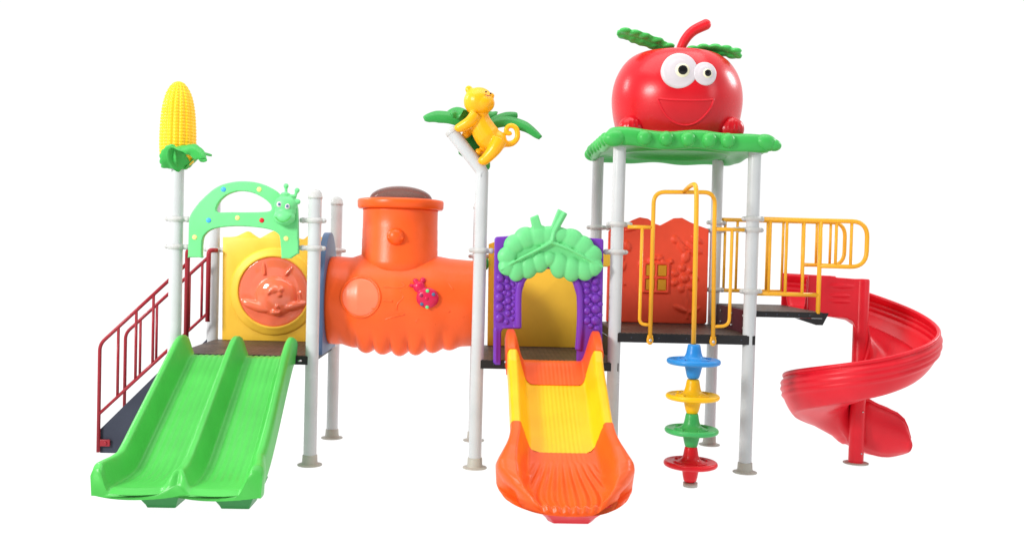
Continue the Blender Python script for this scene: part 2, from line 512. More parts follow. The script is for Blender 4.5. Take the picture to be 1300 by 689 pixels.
# ------------------------------------------------------------------ caterpillar arch
co = [(0.099, 1.507), (0.1, 1.619), (0.104, 1.778), (0.132, 1.849), (0.204, 1.941), (0.301, 2.023), (0.399, 2.058), (0.498, 2.069), (0.607, 2.057), (0.707, 2.015), (0.757, 1.976), (0.84, 1.93), (0.876, 1.90), (0.887, 1.74), (0.893, 1.559), (0.836, 1.518), (0.772, 1.518), (0.759, 1.656), (0.743, 1.696), (0.683, 1.724), (0.574, 1.739), (0.435, 1.742), (0.317, 1.729), (0.253, 1.708), (0.214, 1.672), (0.2, 1.631), (0.197, 1.51)]
ch = [(0.297, 1.843), (0.309, 1.904), (0.352, 1.955), (0.411, 1.986), (0.48, 1.998), (0.559, 1.985), (0.629, 1.953), (0.679, 1.914), (0.692, 1.889), (0.675, 1.856), (0.532, 1.845), (.4, 1.842)]
co = [p for p in co for _ in range(3 if p[1] < 1.56 and p in (co[0], co[-1], co[14], co[15], co[16]) else 1)]
def dens(pts, corner=()):
    out = []
    for p in catc([(a, 0, b) for a, b in pts], 4):
        if not out or (p.x-out[-1][0])**2+(p.z-out[-1][1])**2 > 9e-6: out.append((p.x, p.z))
    if (out[0][0]-out[-1][0])**2+(out[0][1]-out[-1][1])**2 < 9e-6: out.pop()
    return out
bm = panel_bm([dens(co), dens(ch)], -.05, .01, .012)
arch = obj('arch_panel', bm, 'mint', root, 'mint green caterpillar arch panel over the double slide', remesh=.006, sm=6)
for (x, z), k in zip([(0.347, 2.005), (0.603, 2.012), (0.245, 1.779), (0.451, 1.802), (0.626, 1.789), (0.147, 1.654), (0.804, 1.662)], ['dot_blue', 'dot_yellow', 'dot_blue', 'dot_yellow', 'red', 'dot_yellow', 'dot_yellow']):
    bm = B(); ell(bm, (x, -.05, z), (.018, .008, .018), u=20, v=10)
    obj('spot', bm, k, arch)
bm = B()
ell(bm, (.80, -.075, 1.905), (.082, .06, .07)); ell(bm, (.795, -.085, 1.815), (.078, .062, .062))
ell(bm, (.80, -.075, 1.86), (.076, .056, .06)); ell(bm, (.885, -.07, 1.93), (.022, .02, .02)); ell(bm, (.83, -.07, 1.968), (.05, .03, .014))
ell(bm, (.80, -.09, 1.98), (.035, .02, .016))
cyl(bm, (.802, -.07, 1.95), (.800, -.07, 2.03), .011, n=12); ell(bm, (.80, -.07, 2.042), .019)
cyl(bm, (.86, -.07, 1.95), (.876, -.07, 2.0), .011, n=12); ell(bm, (.88, -.07, 2.012), .019)
head = obj('caterpillar_head', bm, 'mint', arch, remesh=.005, sm=4)
bm = B()
tube(bm, cat([(.738, -.136, 1.815), (.765, -.15, 1.79), (.8, -.152, 1.782), (.832, -.148, 1.795), (.852, -.13, 1.825)], 6), .003, 8)
obj('smile_line', bm, 'green', arch)
for (x, z, r) in ((.765, 1.905, .019), (.822, 1.893, .019)):
    bm = B(); ell(bm, (x, -.128, z), (r, .008, r*1.1)); e = obj('eye', bm, 'white', arch)
    bm = B(); ell(bm, (x+.002, -.1355, z+.001), (r*.5, .004, r*.55)); obj('pupil', bm, 'panel_blue' , arch)

# ------------------------------------------------------------------ yellow panel with bubble window
yo = [(0.09, .812), (.08, 1.665), (.18, 1.672), (.24, 1.70), (.285, 1.718), (.33, 1.69), (.38, 1.665), (.43, 1.69), (.50, 1.728), (.57, 1.722), (.66, 1.69), (.74, 1.665), (.80, 1.70), (.92, 1.68), (.93, 1.25), (.93, .812)]
def circ(cx, cz, r, n=48): return [(cx+r*math.cos(2*PI*k/n), cz+r*math.sin(2*PI*k/n)) for k in range(n)]
yo = [yo[0]]+[(p.x, p.z) for p in cat([(a, 0, b) for a, b in yo[1:-2]], 5)]+yo[-2:]
bm = panel_bm([yo, circ(.51, 1.222, .30)], .97, 1.03, .012)
yp = obj('panel', bm, 'panel_yellow', root, 'yellow panel with wavy top and round red bubble window', angle=40)
bm = B()
lathe(bm, (.51, 0, 1.222), [(.29, .985), (.29, .95), (.297, .942), (.31, .945), (.33, .955), (.35, .955), (.362, .962), (.37, .975)], 64, axis='y')
lathe_bm = bm
o = obj('window_ring', bm, 'panel_yellow', yp)
o.data.update()
# open ring: drop the two cap discs
bm2 = bmesh.new(); bm2.from_mesh(o.data)
bmesh.ops.delete(bm2, geom=[f for f in bm2.faces if len(f.verts) > 4], context='FACES_ONLY'); bm2.to_mesh(o.data); bm2.free()
bm = B()
lathe(bm, (.51, 0, 1.222), [(.297, 1.0), (.297, .965), (.28, .955), (.2, .975), (.1, .985), (.01, .99)], 64, axis='y')
ell(bm, (.53, .975, 1.18), (.17, .045, .16))          # molded face
ell(bm, (.51, .945, 1.24), (.05, .03, .035)); ell(bm, (.57, .945, 1.24), (.03, .03, .03))
ell(bm, (.475, .93, 1.215), .018); ell(bm, (.565, .93, 1.20), .018); ell(bm, (.545, .925, 1.10), .014)
ell(bm, (.53, .93, 1.05), (.045, .02, .018))
ell(bm, (.36, .955, 1.10), (.12, .025, .035), Matrix.Rotation(.35, 3, 'Y')); ell(bm, (.69, .955, 1.11), (.1, .03, .032), Matrix.Rotation(-.25, 3, 'Y'))
for a, b in (((.43, .965, 1.36), (.42, .965, 1.47)), ((.60, .965, 1.36), (.68, .965, 1.46)), ((.72, .965, 1.22), (.74, .965, 1.1))):
    cyl(bm, a, b, .012, .009, 10)
obj('bubble_window', bm, 'bubble_red', yp, remesh=.007, sm=5)

# blue mouth panel of the tunnel
def arc(cx, cz, rx, rz, a0, a1, n=20): return [(cx+rx*math.cos(lerp(a0, a1, k/n)), cz+rz*math.sin(lerp(a0, a1, k/n))) for k in range(n+1)]
bm = panel_bm([[(.12, .80), (.12, 1.30)] + arc(.45, 1.30, .33, .42, PI, 0, 24)[1:] + [(.78, .80)], circ(.45, 1.17, .25)], X1+.005, X1+.055, .01, axis='x')
bp_ = obj('panel', bm, 'panel_blue', root, 'blue grey round topped panel holding the tunnel mouth', angle=40)
bm = B()
for s in range(3): cyl(bm, (X1-.004, .42+.08*s, 1.60), (X1+.004, .42+.08*s, 1.60), .014, n=14)
pieces('bolt', bm, 'steel', bp_)

# ------------------------------------------------------------------ tunnel
TC = (0, .5, 1.19)
bm = B()
def tun_r(x):
    return interp([(1.055, .335), (1.10, .34), (1.22, .335), (1.3, .365), (1.58, .385), (1.86, .365), (1.98, .345), (2.19, .33)], x)
xs = [1.055+i*(2.19-1.055)/60 for i in range(61)]
rows = []
NT = 72
for x in xs:
    rr = tun_r(x); row = []
    for k in range(NT):
        t = 2*PI*k/NT
        dy, dz = math.cos(t), math.sin(t)
        r = rr
        # lumpy scallops along the lower front and lower back edge
        for side in (-1, 1):
            a = math.atan2(dz, dy*-side)         # angle measured from the front
            low = math.exp(-((a+1.08)/.30)**2)
            if 1.15 < x < 2.08:
                env = math.sin(PI*(x-1.15)/.93)**.35
                r += .062*low*env*abs(math.sin((x-1.15)*PI/.132))**.7
        # shallow moulded folds
        r += .004*math.sin(x*19+2*math.sin(3*t))*math.exp(-((t-4.0)/1.0)**2)
        row.append(Vector((x, TC[1]+r*dy, TC[2]+r*dz)))
    rows.append(row)
grid(bm, rows, close=True)
tn = obj('tunnel', bm, 'orange', root, 'orange crawl tunnel with a round lookout turret', solid=.012)
bm = B()
lathe(bm, (1.585, .5, 0), [(.300, 1.40), (.300, 1.52), (.2985, 1.523), (.298, 1.60), (.2965, 1.603), (.296, 1.68), (.2945, 1.683), (.294, 1.76), (.2925, 1.763), (.292, 1.84), (.2925, 1.90), (.296, 1.915)], 72)
obj('turret', bm, 'orange', tn)
bm = B()
lathe(bm, (1.585, .5, 0), [(.28, 1.915), (.325, 1.917), (.335, 1.93), (.337, 1.975), (.330, 1.99), (.30, 1.995), (.26, 1.99)], 72)
obj('turret_rim', bm, 'slide_orange', tn, angle=60)
bm = B()
lathe(bm, (1.585, .5, 1.985), [(.258, 0), (.258, .010)] + [(.245*math.cos(a), .010+.105*math.sin(a)) for a in [k*PI/2/12 for k in range(12)]] + [(.003, .115)], 48)
obj('skylight_dome', bm, 'dome', tn)
bm = B(); ell(bm, (1.575, .21, 1.70), (.068, .06, .066))
tube(bm, [(1.575+.060*math.cos(t), .205-.035, 1.70+.012*math.sin(t)-.01) for t in [PI+k*PI/10 for k in range(11)]], .006, 6)
obj('round_nose', bm, 'slide_orange', tn, remesh=.005, sm=3)
# porthole on the front wall
bm = B()
ring = []
def tun_pt(x, z, off=0):
    r = tun_r(x)+off; dz = z-TC[2]
    return Vector((x, TC[1]-math.sqrt(max(.0001, r*r-dz*dz)), z))
for k in range(48):
    t = 2*PI*k/48; ring.append(tun_pt(1.328+.148*math.cos(t), 1.238+.148*math.sin(t), .004))
tube(bm, ring, .011, 10, closed=True)
obj('porthole_ring', bm, 'slide_orange', tn)
bm = B()
rws = []
for i in range(10):
    rr = .144*(i+.2)/9.2
    rws.append([tun_pt(1.328+rr*math.cos(2*PI*k/48), 1.238+rr*math.sin(2*PI*k/48), .006) for k in range(48)])
pv = grid(bm, rws, close=True)
bm.faces.new(pv[0][::-1])
obj('porthole_pane', bm, 'membrane', tn, solid=.004)
# moulded lines on the tunnel skin
bm = B()
for pts in ([(1.50, 1.32), (1.60, 1.315), (1.66, 1.33)], [(1.50, 1.22), (1.57, 1.215)], [(1.62, 1.30), (1.65, 1.25), (1.61, 1.2), (1.60, 1.15)], [(1.50, 1.07), (1.58, 1.10), (1.66, 1.12)],
            [(1.98, 1.36), (2.02, 1.31)], [(1.74, 1.06), (1.77, 1.09)], [(1.86, 1.0), (1.89, 1.05)], [(1.98, 1.14), (2.0, 1.15)], [(2.09, 1.1), (2.11, 1.11)], [(1.63, 1.36), (1.67, 1.32), (1.70, 1.36)]):
    tube(bm, cat([tun_pt(a, b, .003) for a, b in pts], 6), .0065, 8)
pieces('moulded_crease', bm, 'orange', tn)
bm = B()
bc = tun_pt(1.83, 1.245, .01)
ell(bm, bc, (.085, .035, .078)); 
hd = tun_pt(1.765, 1.325, .01); ell(bm, hd, (.045, .03, .045))
ell(bm, tun_pt(1.735, 1.37, .01), (.02, .02, .02)); ell(bm, tun_pt(1.79, 1.375, .01), (.022, .02, .024)); ell(bm, tun_pt(1.71, 1.335, .01), (.02, .02, .014))
bt = obj('beetle', bm, 'beetle', tn, 'raised crimson beetle with blue and green spots', remesh=.005, sm=2)
for (dx, dz, k) in ((-.045, .02, 'beetle_wing'), (.0, .055, 'disc_green'), (.045, .03, 'panel_blue'), (-.04, -.045, 'panel_blue'), (.0, -.066, 'disc_green'), (-.005, .0, 'beetle')):
    bm = B(); y = bc.y-.035*math.sqrt(max(0, 1-(dx/.085)**2-(dz/.078)**2))
    ell(bm, (bc.x+dx, y-.002, bc.z+dz), (.014, .008, .014), u=16, v=8)
    obj('beetle_spot', bm, {'disc_green': 'mint'}.get(k, k), tn)

# ------------------------------------------------------------------ bent post top with monkey and palm
bm = B()
d0 = Vector((2.195, 0, 2.19)); d1 = Vector((1.985, 0, 2.475))
tube(bm, [(X2, 0, 2.15), (X2, 0, 2.185), d0+Vector((.0, 0, .03)), d1], .0475, 28)
obj('bent_tip', bm, 'post', pM, angle=50)
bm = B(); dn = (d1-d0).normalized()
tube(bm, [d1-dn*.01, d1+dn*.01, d1+dn*.028, d1+dn*.036], [.05, .05, .038, .01], 28)
obj('tip_cap', bm, 'clamp', pM, angle=50)
bm = B()
ell(bm, (2.178, -.02, 2.70), (.112, .105, .105)); ell(bm, (2.215, -.05, 2.685), (.08, .08, .07))
ell(bm, (2.103, -.03, 2.785), (.028, .018, .03)); ell(bm, (2.19, .07, 2.79), (.026, .018, .028))
ell(bm, (2.262, -.05, 2.74), (.03, .04, .024))
def limb(pts, rs): tube(bm, cat(pts, 5), [interp([(i/(len(rs)-1), r) for i, r in enumerate(rs)], k/((len(pts)-1)*5)) for k in range((len(pts)-1)*5+1)], 14)
limb([(2.18, .0, 2.60), (2.20, 0, 2.53), (2.25, 0, 2.45), (2.31, 0, 2.40)], [.07, .088, .098, .075])
ell(bm, (2.305, 0, 2.42), (.088, .08, .08))
limb([(2.155, -.06, 2.595), (2.115, -.08, 2.545), (2.05, -.06, 2.505)], [.046, .04, .034]); ell(bm, (2.045, -.055, 2.50), (.042, .036, .032))
limb([(2.17, .06, 2.58), (2.13, .07, 2.52), (2.085, .04, 2.465)], [.042, .038, .032]); ell(bm, (2.085, .03, 2.46), (.028, .03, .028))
limb([(2.335, -.06, 2.42), (2.30, -.075, 2.35), (2.235, -.06, 2.275)], [.06, .05, .038]); ell(bm, (2.225, -.055, 2.268), (.044, .038, .034))
limb([(2.30, .05, 2.39), (2.235, .05, 2.36), (2.19, .03, 2.33)], [.045, .034, .028]); ell(bm, (2.185, .02, 2.335), (.03, .03, .028))
limb([(2.36, 0, 2.40), (2.43, 0, 2.405), (2.468, 0, 2.45), (2.458, 0, 2.515), (2.415, 0, 2.535), (2.383, 0, 2.505), (2.40, 0, 2.475), (2.425, 0, 2.485)], [.026, .021, .020, .018, .017, .016])
mk = obj('monkey', bm, 'monkey_yellow', root, 'yellow monkey figure climbing the bent post, tail curled', remesh=.006, sm=4)
for (x, z) in ((2.228, 2.757), (2.262, 2.752)):
    bm = B(); ell(bm, (x, -.02-.098 if x < 2.24 else -.085, z), (.008, .006, .006), u=12, v=8); obj('eye', bm, 'pupil', mk)
bm = B(); tube(bm, cat([(2.222, -.118, 2.737), (2.24, -.118, 2.73), (2.262, -.105, 2.733)], 5), .0028, 6); obj('mouth', bm, 'maroon', mk)
bm = B()
C0 = Vector((2.17, .12, 2.50))
for tip, midz, w_ in (((1.775, .05, 2.575), .06, .052), ((1.93, .25, 2.635), .07, .05), ((1.98, -.02, 2.60), .05, .04), ((2.30, .28, 2.645), .06, .05), ((2.47, .16, 2.64), .03, .045), ((2.645, .05, 2.46), .10, .046), ((2.25, .10, 2.215), .0, .055), ((2.05, .12, 2.32), .0, .05)):
    t = Vector(tip); m1 = C0.lerp(t, .4)+Vector((0, 0, midz)); m2 = C0.lerp(t, .75)+Vector((0, 0, midz*.8))
    leafblade(bm, [C0, m1, m2, t], [(0, .03), (.3, w_*1.1), (.65, w_*1.15), (.9, w_*.75), (1, .02)], .022, side=(.0 if abs(t.x-C0.x) > .2 else 1, .55, .8 if abs(t.x-C0.x) > .2 else 0), sag=.3)
box(bm, 2.10, 2.20, .10, .13, 2.30, 2.52)
obj('palm_leaves', bm, 'leaf_green', root, 'green palm leaves spreading behind the yellow monkey')

# ------------------------------------------------------------------ slides
class Path:
    def __init__(s, pts, n=12):
        s.p = cat([(0, a, b) for a, b in pts], n); s.L = [0]
        for a, b in zip(s.p, s.p[1:]): s.L.append(s.L[-1]+(b-a).length)
        s.T = s.L[-1]
    def at(s, u):
        d = max(0, min(1, u))*s.T
        for i in range(len(s.L)-1):
            if d <= s.L[i+1]+1e-9:
                f = (d-s.L[i])/(s.L[i+1]-s.L[i]); p = s.p[i].lerp(s.p[i+1], f)
                t = (s.p[min(i+2, len(s.p)-1)]-s.p[max(i-1, 0)]).normalized()
                return p, t, Vector((0, t.z, -t.y)) if t.y < 0 else Vector((0, -t.z, t.y))
def slide_shell(path, half, height, us, s0, s1, ns, under=-.045, ext=None):
    """closed double-walled shell. half(s) = half width, centre; height(a, s) = moulded height; s0/s1(a) = seams"""
    bm = B(); rows = []
    for j in range(ns+1):
        top = []; bot = []
        for a in us:
            s = lerp(s0(a), s1(a), j/ns)
            p, t, n = path.at(s); n = Vector((0, n.y, n.z))
            if n.z < 0: n = -n
            cx, hw = half(s)
            yy = ext(a, s) if ext else 0
            h = height(a, s)
            top.append(Vector((cx+a*hw, p.y, p.z))+n*h+t*yy)
            bot.append(Vector((cx+a*hw*.985, p.y, p.z))+n*(under+min(0, 0))+t*yy)
        rows.append(top+bot[::-1])
    grid(bm, rows, close=True, caps=True)
    return bm
# double slide -----------------------------------------------------
pth = Path([(.0, .80), (-.07, .805), (-.16, .775), (-.45, .60), (-.80, .385), (-1.06, .235), (-1.20, .195), (-1.34, .185), (-1.42, .185)])
def half(s):
    return (lerp(.468, .47, s), lerp(.425, .455, sm_(0, .8, s))+.042*sm_(.80, .97, s))
W0 = .45
def dh(a, s):
    x = a*W0
    wh = .145*lerp(.9, 1, sm_(0, .05, s))*lerp(1, .93, s)
    wh = lerp(wh, .135, sm_(.8, .95, s))
    ro = sm_(0, .03, s)*.0+1
    dl = abs(abs(x)-(W0-.035)); 
    side = 1-sm_(.012, .085, dl) if abs(x) < W0-.035 else 1-.0*sm_(.0, .035, dl)
    if abs(x) > W0-.035: side = math.sqrt(max(0, 1-(dl/.0352)**2))*.35+.65
    mid_h = wh*lerp(1, .72, sm_(.75, .95, s))*(1-.55*sm_(.965, 1, s))
    mid = 1-sm_(.012, .085, abs(x))
    h = max(side*wh*(1-.25*sm_(.975, 1, s)), mid*mid_h)
    # grooves in each lane
    for lane in (-.21, .21):
        d = x-lane
        if abs(d) < .1:
            h -= .0045*(.5+.5*math.cos(d*2*PI/.044))**1.6*(1-sm_(.085, .105, abs(d)))*(1-sm_(.86, .95, s))
    h -= .028*sm_(.97, 1, s)*(1-side)
    return h
us = []
for k in range(141):
    us.append(-1+2*k/140)
bm = slide_shell(pth, half, dh, us, lambda a: 0, lambda a: 1, 110, under=-.055,
                 ext=lambda a, s: (.085*(1-(min(1, abs(abs(a*W0)-.215)/.215))**2) * sm_(.90, 1, s)) - .0*s)
ds = obj('slide', bm, 'green', root, 'green double slide with a ridge between its two lanes', angle=70)
for cx in (.31, .755):
    bm = B()
    rws = []
    for z, hx, y0, y1 in ((.0, .085, -1.19, -1.0), (.02, .092, -1.20, -.99), (.09, .125, -1.26, -.97), (.15, .15, -1.30, -.96)):
        rws.append([Vector((cx-hx, y0, z)), Vector((cx+hx, y0, z)), Vector((cx+hx, y1, z)), Vector((cx-hx, y1, z))])
    grid(bm, rws, close=True, caps=True)
    obj('slide_foot', bm, 'dark_green', ds, smooth=False, bevel=.006)
bm = B(); cyl(bm, (.905, -.045, .775), (.935, -.045, .775), .008, n=12); cyl(bm, (.02, -.045, .775), (.04, -.045, .775), .008, n=12)
pieces('bolt', bm, 'steel', ds)

# single slide -----------------------------------------------------
pth2 = Path([(.02, .80), (-.08, .815), (-.17, .80), (-.28, .745), (-.55, .60), (-.90, .415), (-1.15, .285), (-1.34, .21), (-1.50, .17), (-1.64, .16)])
def half2(s):
    c = 2.765
    w = lerp(.345, .335, sm_(0, .3, s))
    w = lerp(w, .33, sm_(.3, .6, s))+.094*sm_(.58, .84, s)
    if s > .86: w -= .125*((s-.86)/.14)**2
    return c, w
def h2(a, s):
    wh = interp([(0, .20), (.06, .225), (.12, .19), (.20, .15), (.6, .14), (.72, .145), (.82, .130), (.90, .10), (.96, .06), (1, .02)], s)
    k = .84-.10*sm_(.62, .85, s)
    x = abs(a)
    if x < k: f = sm_(k-.26, k, x)**1.2
    else: f = 1
    e0 = lerp(.93, .84, sm_(.60, .78, s))
    if x > e0: f *= lerp(.72, .30, sm_(.60, .78, s))+(1-lerp(.72, .30, sm_(.60, .78, s)))*math.sqrt(max(0, 1-((x-e0)/(1.0002-e0))**2))
    h = wh*f
    fl = 1-sm_(.25, .5, x)
    if s < .70: h -= .0022*(.5+.5*math.cos(a*PI*2/.085))*fl*sm_(.0, .03, s)
    else:
        sp = 1-.55*sm_(.70, 1, s)
        h -= .016*sm_(.67, .82, s)*(.5+.5*math.cos(a*PI*2/lerp(.10, .17, sm_(.66, 1, s))))*(1-sm_(.38+.12*s, .56+.12*s, x))
    h -= .03*sm_(.985, 1, s)
    return h
us2 = [-1+2*k/120 for k in range(121)]
def ushape(c, d): return lambda a: c-d*sm_(.48, .80, abs(a))
seam1 = ushape(.245, .10); seam2 = ushape(.655, .075)
ext2 = lambda a, s: -(.26*(1-math.sqrt(max(0, 1-abs(a)**2.2))))*sm_(.62, 1, s)
zero = lambda a: 0; one = lambda a: 1
bm = slide_shell(pth2, half2, h2, us2, seam1, seam2, 60, ext=ext2)
ss = obj('slide', bm, 'yellow', root, 'yellow single slide with orange top and orange scoop at the bottom', angle=70)
seam2b = lambda a: seam2(a)-.008
def h2o(a, s): return h2(a, s)+.006
bm = slide_shell(pth2, lambda s: (half2(s)[0], half2(s)[1]+.006), h2o, us2, zero, lambda a: seam1(a)+.002, 34, under=-.05, ext=ext2)
obj('slide_entry', bm, 'slide_orange', ss, angle=70)
bm = slide_shell(pth2, lambda s: (half2(s)[0], half2(s)[1]+.004), h2o, us2, seam2b, one, 70, under=-.05, ext=ext2)
obj('slide_scoop', bm, 'slide_orange', ss, angle=70)
bm = B(); rws = []
for z, hx, y0, y1 in ((0, .13, -1.40, -1.2), (.03, .15, -1.42, -1.2), (.09, .20, -1.50, -1.18), (.14, .24, -1.54, -1.16)):
    rws.append([Vector((2.79+hx*(-1), y0+.05, z)), Vector((2.79-hx*.8, y0, z)), Vector((2.79+hx*.8, y0, z)), Vector((2.79+hx, y0+.05, z)), Vector((2.79+hx, y1, z)), Vector((2.79-hx, y1, z))])
grid(bm, rws, close=True, caps=True)
obj('slide_foot', bm, 'slide_red', ss, bevel=.008, angle=35)
bm = B(); cyl(bm, (2.42, -.075, .80), (2.42, -.06, .80), .008, n=12)
for x in (2.418, 3.115): ell(bm, (x, -.14, .81), .008, u=10, v=6)
pieces('bolt', bm, 'steel', ss)

# ------------------------------------------------------------------ grape arch
po_ = [(2.342, .775), (2.326, 1.12), (2.318, 1.70), (2.33, 1.715), (2.60, 1.74), (3.11, 1.722), (3.122, 1.71), (3.130, 1.1), (3.137, .80), (3.05, .80), (2.95, .80), (2.945, .83), (2.95, 1.08), (2.935, 1.30), (2.905, 1.39), (2.84, 1.47), (2.72, 1.49), (2.61, 1.47), (2.55, 1.39), (2.526, 1.30), (2.53, 1.06), (2.40, 1.045), (2.385, 1.02), (2.388, .775)]
bm = panel_bm([po_], -.055, .0, .012)
tube(bm, cat([(2.508, -.055, 1.05), (2.503, -.055, 1.30), (2.525, -.055, 1.40), (2.60, -.055, 1.49)], 6), .026, 12)
tube(bm, cat([(2.955, -.055, .90), (2.963, -.055, 1.08), (2.958, -.055, 1.30), (2.93, -.055, 1.40), (2.86, -.055, 1.49)], 6), .026, 12)
tube(bm, [(2.35, -.045, .79), (2.345, -.045, 1.04)], .02, 12)
tube(bm, [(2.40, -.05, 1.055), (2.52, -.05, 1.055)], .012, 10)
ga = obj('arch_panel', bm, 'purple', root, 'purple arch panel with grape clusters and a mint leaf canopy', remesh=.006, sm=4)
bm = B()
GL = [(2.361, 1.416, .034), (2.362, 1.345, .033), (2.359, 1.273, .035), (2.361, 1.199, .034), (2.363, 1.122, .035), (2.412, 1.395, .022), (2.42, 1.35, .026), (2.428, 1.30, .022), (2.425, 1.25, .026), (2.43, 1.20, .024), (2.425, 1.155, .025), (2.415, 1.095, .022), (2.458, 1.37, .018), (2.465, 1.32, .02), (2.465, 1.27, .018), (2.464, 1.222, .02), (2.464, 1.17, .019), (2.459, 1.12, .02), (2.40, 1.235, .02), (2.398, 1.31, .02)]
GR = [(3.008, 1.38, .026), (3.008, 1.335, .028), (3.011, 1.261, .03), (3.013, 1.189, .03), (3.015, 1.115, .03), (3.067, 1.41, .03), (3.067, 1.355, .03), (3.073, 1.28, .036), (3.075, 1.203, .036), (3.074, 1.12, .036), (3.038, 1.30, .022), (3.04, 1.235, .022), (3.105, 1.32, .022), (3.108, 1.24, .022), (3.108, 1.16, .022), (3.042, 1.156, .022), (3.04, 1.08, .024), (3.09, 1.06, .026)]
for x, z, r in GL: ell(bm, (x+.004, -.052, z), (r, r*.9, r), u=18, v=10)
obj('grape_cluster', bm, 'purple', ga)
bm = B()
for x, z, r in GR: ell(bm, (x, -.052, z), (r, r*.9, r), u=18, v=10)
obj('grape_cluster', bm, 'purple', ga)
# leaf canopy
bm = B()
LOB = [(2.385, 1.485, .062, .052, .5), (2.464, 1.462, .058, .07, .2), (2.555, 1.49, .062, .072, .1), (2.645, 1.535, .060, .068, 0), (2.385, 1.575, .068, .058, -.4), (2.44, 1.668, .075, .062, -.5), (2.525, 1.72, .078, .07, -.3), (2.63, 1.742, .08, .068, 0), (2.71, 1.745, .07, .06, 0),
       (2.80, 1.752, .072, .05, .1), (2.895, 1.722, .085, .065, .3), (2.985, 1.668, .078, .065, .5), (3.06, 1.60, .072, .062, .6), (3.098, 1.512, .045, .05, 0), (2.802, 1.512, .064, .082, 0), (2.905, 1.485, .064, .08, 0), (3.005, 1.482, .064, .07, -.2), (3.075, 1.50, .05, .055, -.2), (2.72, 1.56, .05, .05, 0)]
for x, z, rx, rz_, a in LOB:
    ell(bm, (x+(2.73-x)*.09, -.082, z+(1.60-z)*.10), (rx*1.12, .046, rz_*1.22), Matrix.Rotation(a, 3, 'Y'), u=20, v=12)
core = [(2.40, 1.48), (2.50, 1.50), (2.62, 1.57), (2.72, 1.62), (2.82, 1.56), (2.95, 1.50), (3.08, 1.50), (3.07, 1.58), (2.98, 1.67), (2.86, 1.72), (2.72, 1.75), (2.6, 1.74), (2.46, 1.68), (2.38, 1.56)]
panel_bm([core], -.10, -.055, .01, bm)
tube(bm, cat([(2.735, -.118, 1.685), (2.60, -.125, 1.61), (2.48, -.125, 1.545), (2.366, -.115, 1.475)], 5), [.013]*5+[.012]*5+[.009]*6, 10)
tube(bm, cat([(2.735, -.118, 1.685), (2.86, -.125, 1.64), (2.99, -.125, 1.575), (3.115, -.115, 1.515)], 5), [.013]*5+[.012]*5+[.009]*6, 10)
panel_bm([[(2.70, 1.66), (2.72, 1.78), (2.775, 1.93), (2.845, 1.895), (2.79, 1.79), (2.755, 1.67)]], -.115, -.06, .01, bm)
panel_bm([[(2.60, 1.75), (2.572, 1.86), (2.63, 1.885), (2.655, 1.81), (2.69, 1.77)]], -.115, -.065, .01, bm)
tube(bm, [(2.82, -.112, 1.90), (2.75, -.122, 1.76), (2.735, -.125, 1.69)], .014, 10)
obj('leaf_canopy', bm, 'mint', ga, remesh=.005, sm=5)
# yellow back panel
bm = panel_bm([[(2.30, .812), (2.29, 1.665), (2.35, 1.69), (2.5, 1.66), (2.7, 1.70), (2.9, 1.66), (3.1, 1.64), (3.16, 1.62), (3.165, .812)]], .95, 1.0, .01)
yb = obj('panel', bm, 'panel_yellow', root, 'plain yellow panel behind the grape arch', angle=40)
bm = B(); ell(bm, (2.275, .93, 1.5), (.02, .02, .05)); obj('handle_knob', bm, 'leaf_green', yb)
bm = B(); box(bm, 3.15, 3.33, .955, .995, 1.50, 1.64); obj('side_tab', bm, 'panel_yellow', yb, bevel=.01)

# ------------------------------------------------------------------ red house panel
ro_ = [(3.30, 1.04), (3.30, 1.80), (3.36, 1.86), (3.44, 1.865), (3.50, 1.90), (3.56, 1.925), (3.63, 1.915), (3.69, 1.875), (3.735, 1.86), (3.79, 1.89), (3.85, 1.925), (3.92, 1.93), (3.99, 1.895), (4.07, 1.865), (4.15, 1.84), (4.155, 1.05), (4.14, 1.035), (3.31, 1.035)]
bm = panel_bm([ro_], .955, 1.01, .01)
def rel(x, z, rx, rz_, a=0, d=.02): ell(bm, (x, .955, z), (rx, d, rz_), Matrix.Rotation(a, 3, 'Y'), u=18, v=10)
rel(3.865, 1.745, .035, .035); rel(3.915, 1.69, .028, .075, -.5); rel(3.96, 1.60, .035, .055, .2); rel(4.03, 1.68, .03, .085, -.95); rel(4.05, 1.75, .02, .06, -1.0)
for k in range(5): rel(3.90+.03*k, 1.72-.022*k, .012, .03, -.8, .026)
for a in range(7):
    t = a*2*PI/7; rel(3.95+.09*math.cos(t), 1.42+.09*math.sin(t), .035, .028, -t)
rel(3.95, 1.42, .04, .04, 0, .03)
tube(bm, cat([(3.97, .955, 1.33), (3.98, .955, 1.22), (3.99, .955, 1.08)], 5), .012, 8)
rel(3.93, 1.16, .07, .022, .4); rel(4.04, 1.15, .06, .02, -.5)
for a in range(6): rel(3.66+.035*a, 1.565+.02*math.sin(a*1.2), .022, .022)
rel(3.74, 1.59, .03, .02); rel(3.58, 1.53, .02, .035)
tube(bm, cat([(3.40, .955, 1.75), (3.43, .955, 1.6), (3.40, .955, 1.45), (3.45, .955, 1.35)], 6), .012, 8)
rel(3.42, 1.5, .03, .05, .5); rel(3.46, 1.68, .03, .05, -.5); rel(3.5, 1.83, .08, .02, -.3)
for x0, x1, z0, z1 in ((3.60, 3.62, 1.30, 1.54), (3.80, 3.82, 1.30, 1.54), (3.60, 3.82, 1.29, 1.31), (3.60, 3.82, 1.53, 1.55), (3.70, 3.72, 1.30, 1.54), (3.60, 3.82, 1.41, 1.43)):
    box(bm, x0, x1, .935, .96, z0, z1)
rp_ = obj('panel', bm, 'panel_red', root, 'red orange panel with moulded flower, butterfly and yellow window', remesh=.006, sm=3)
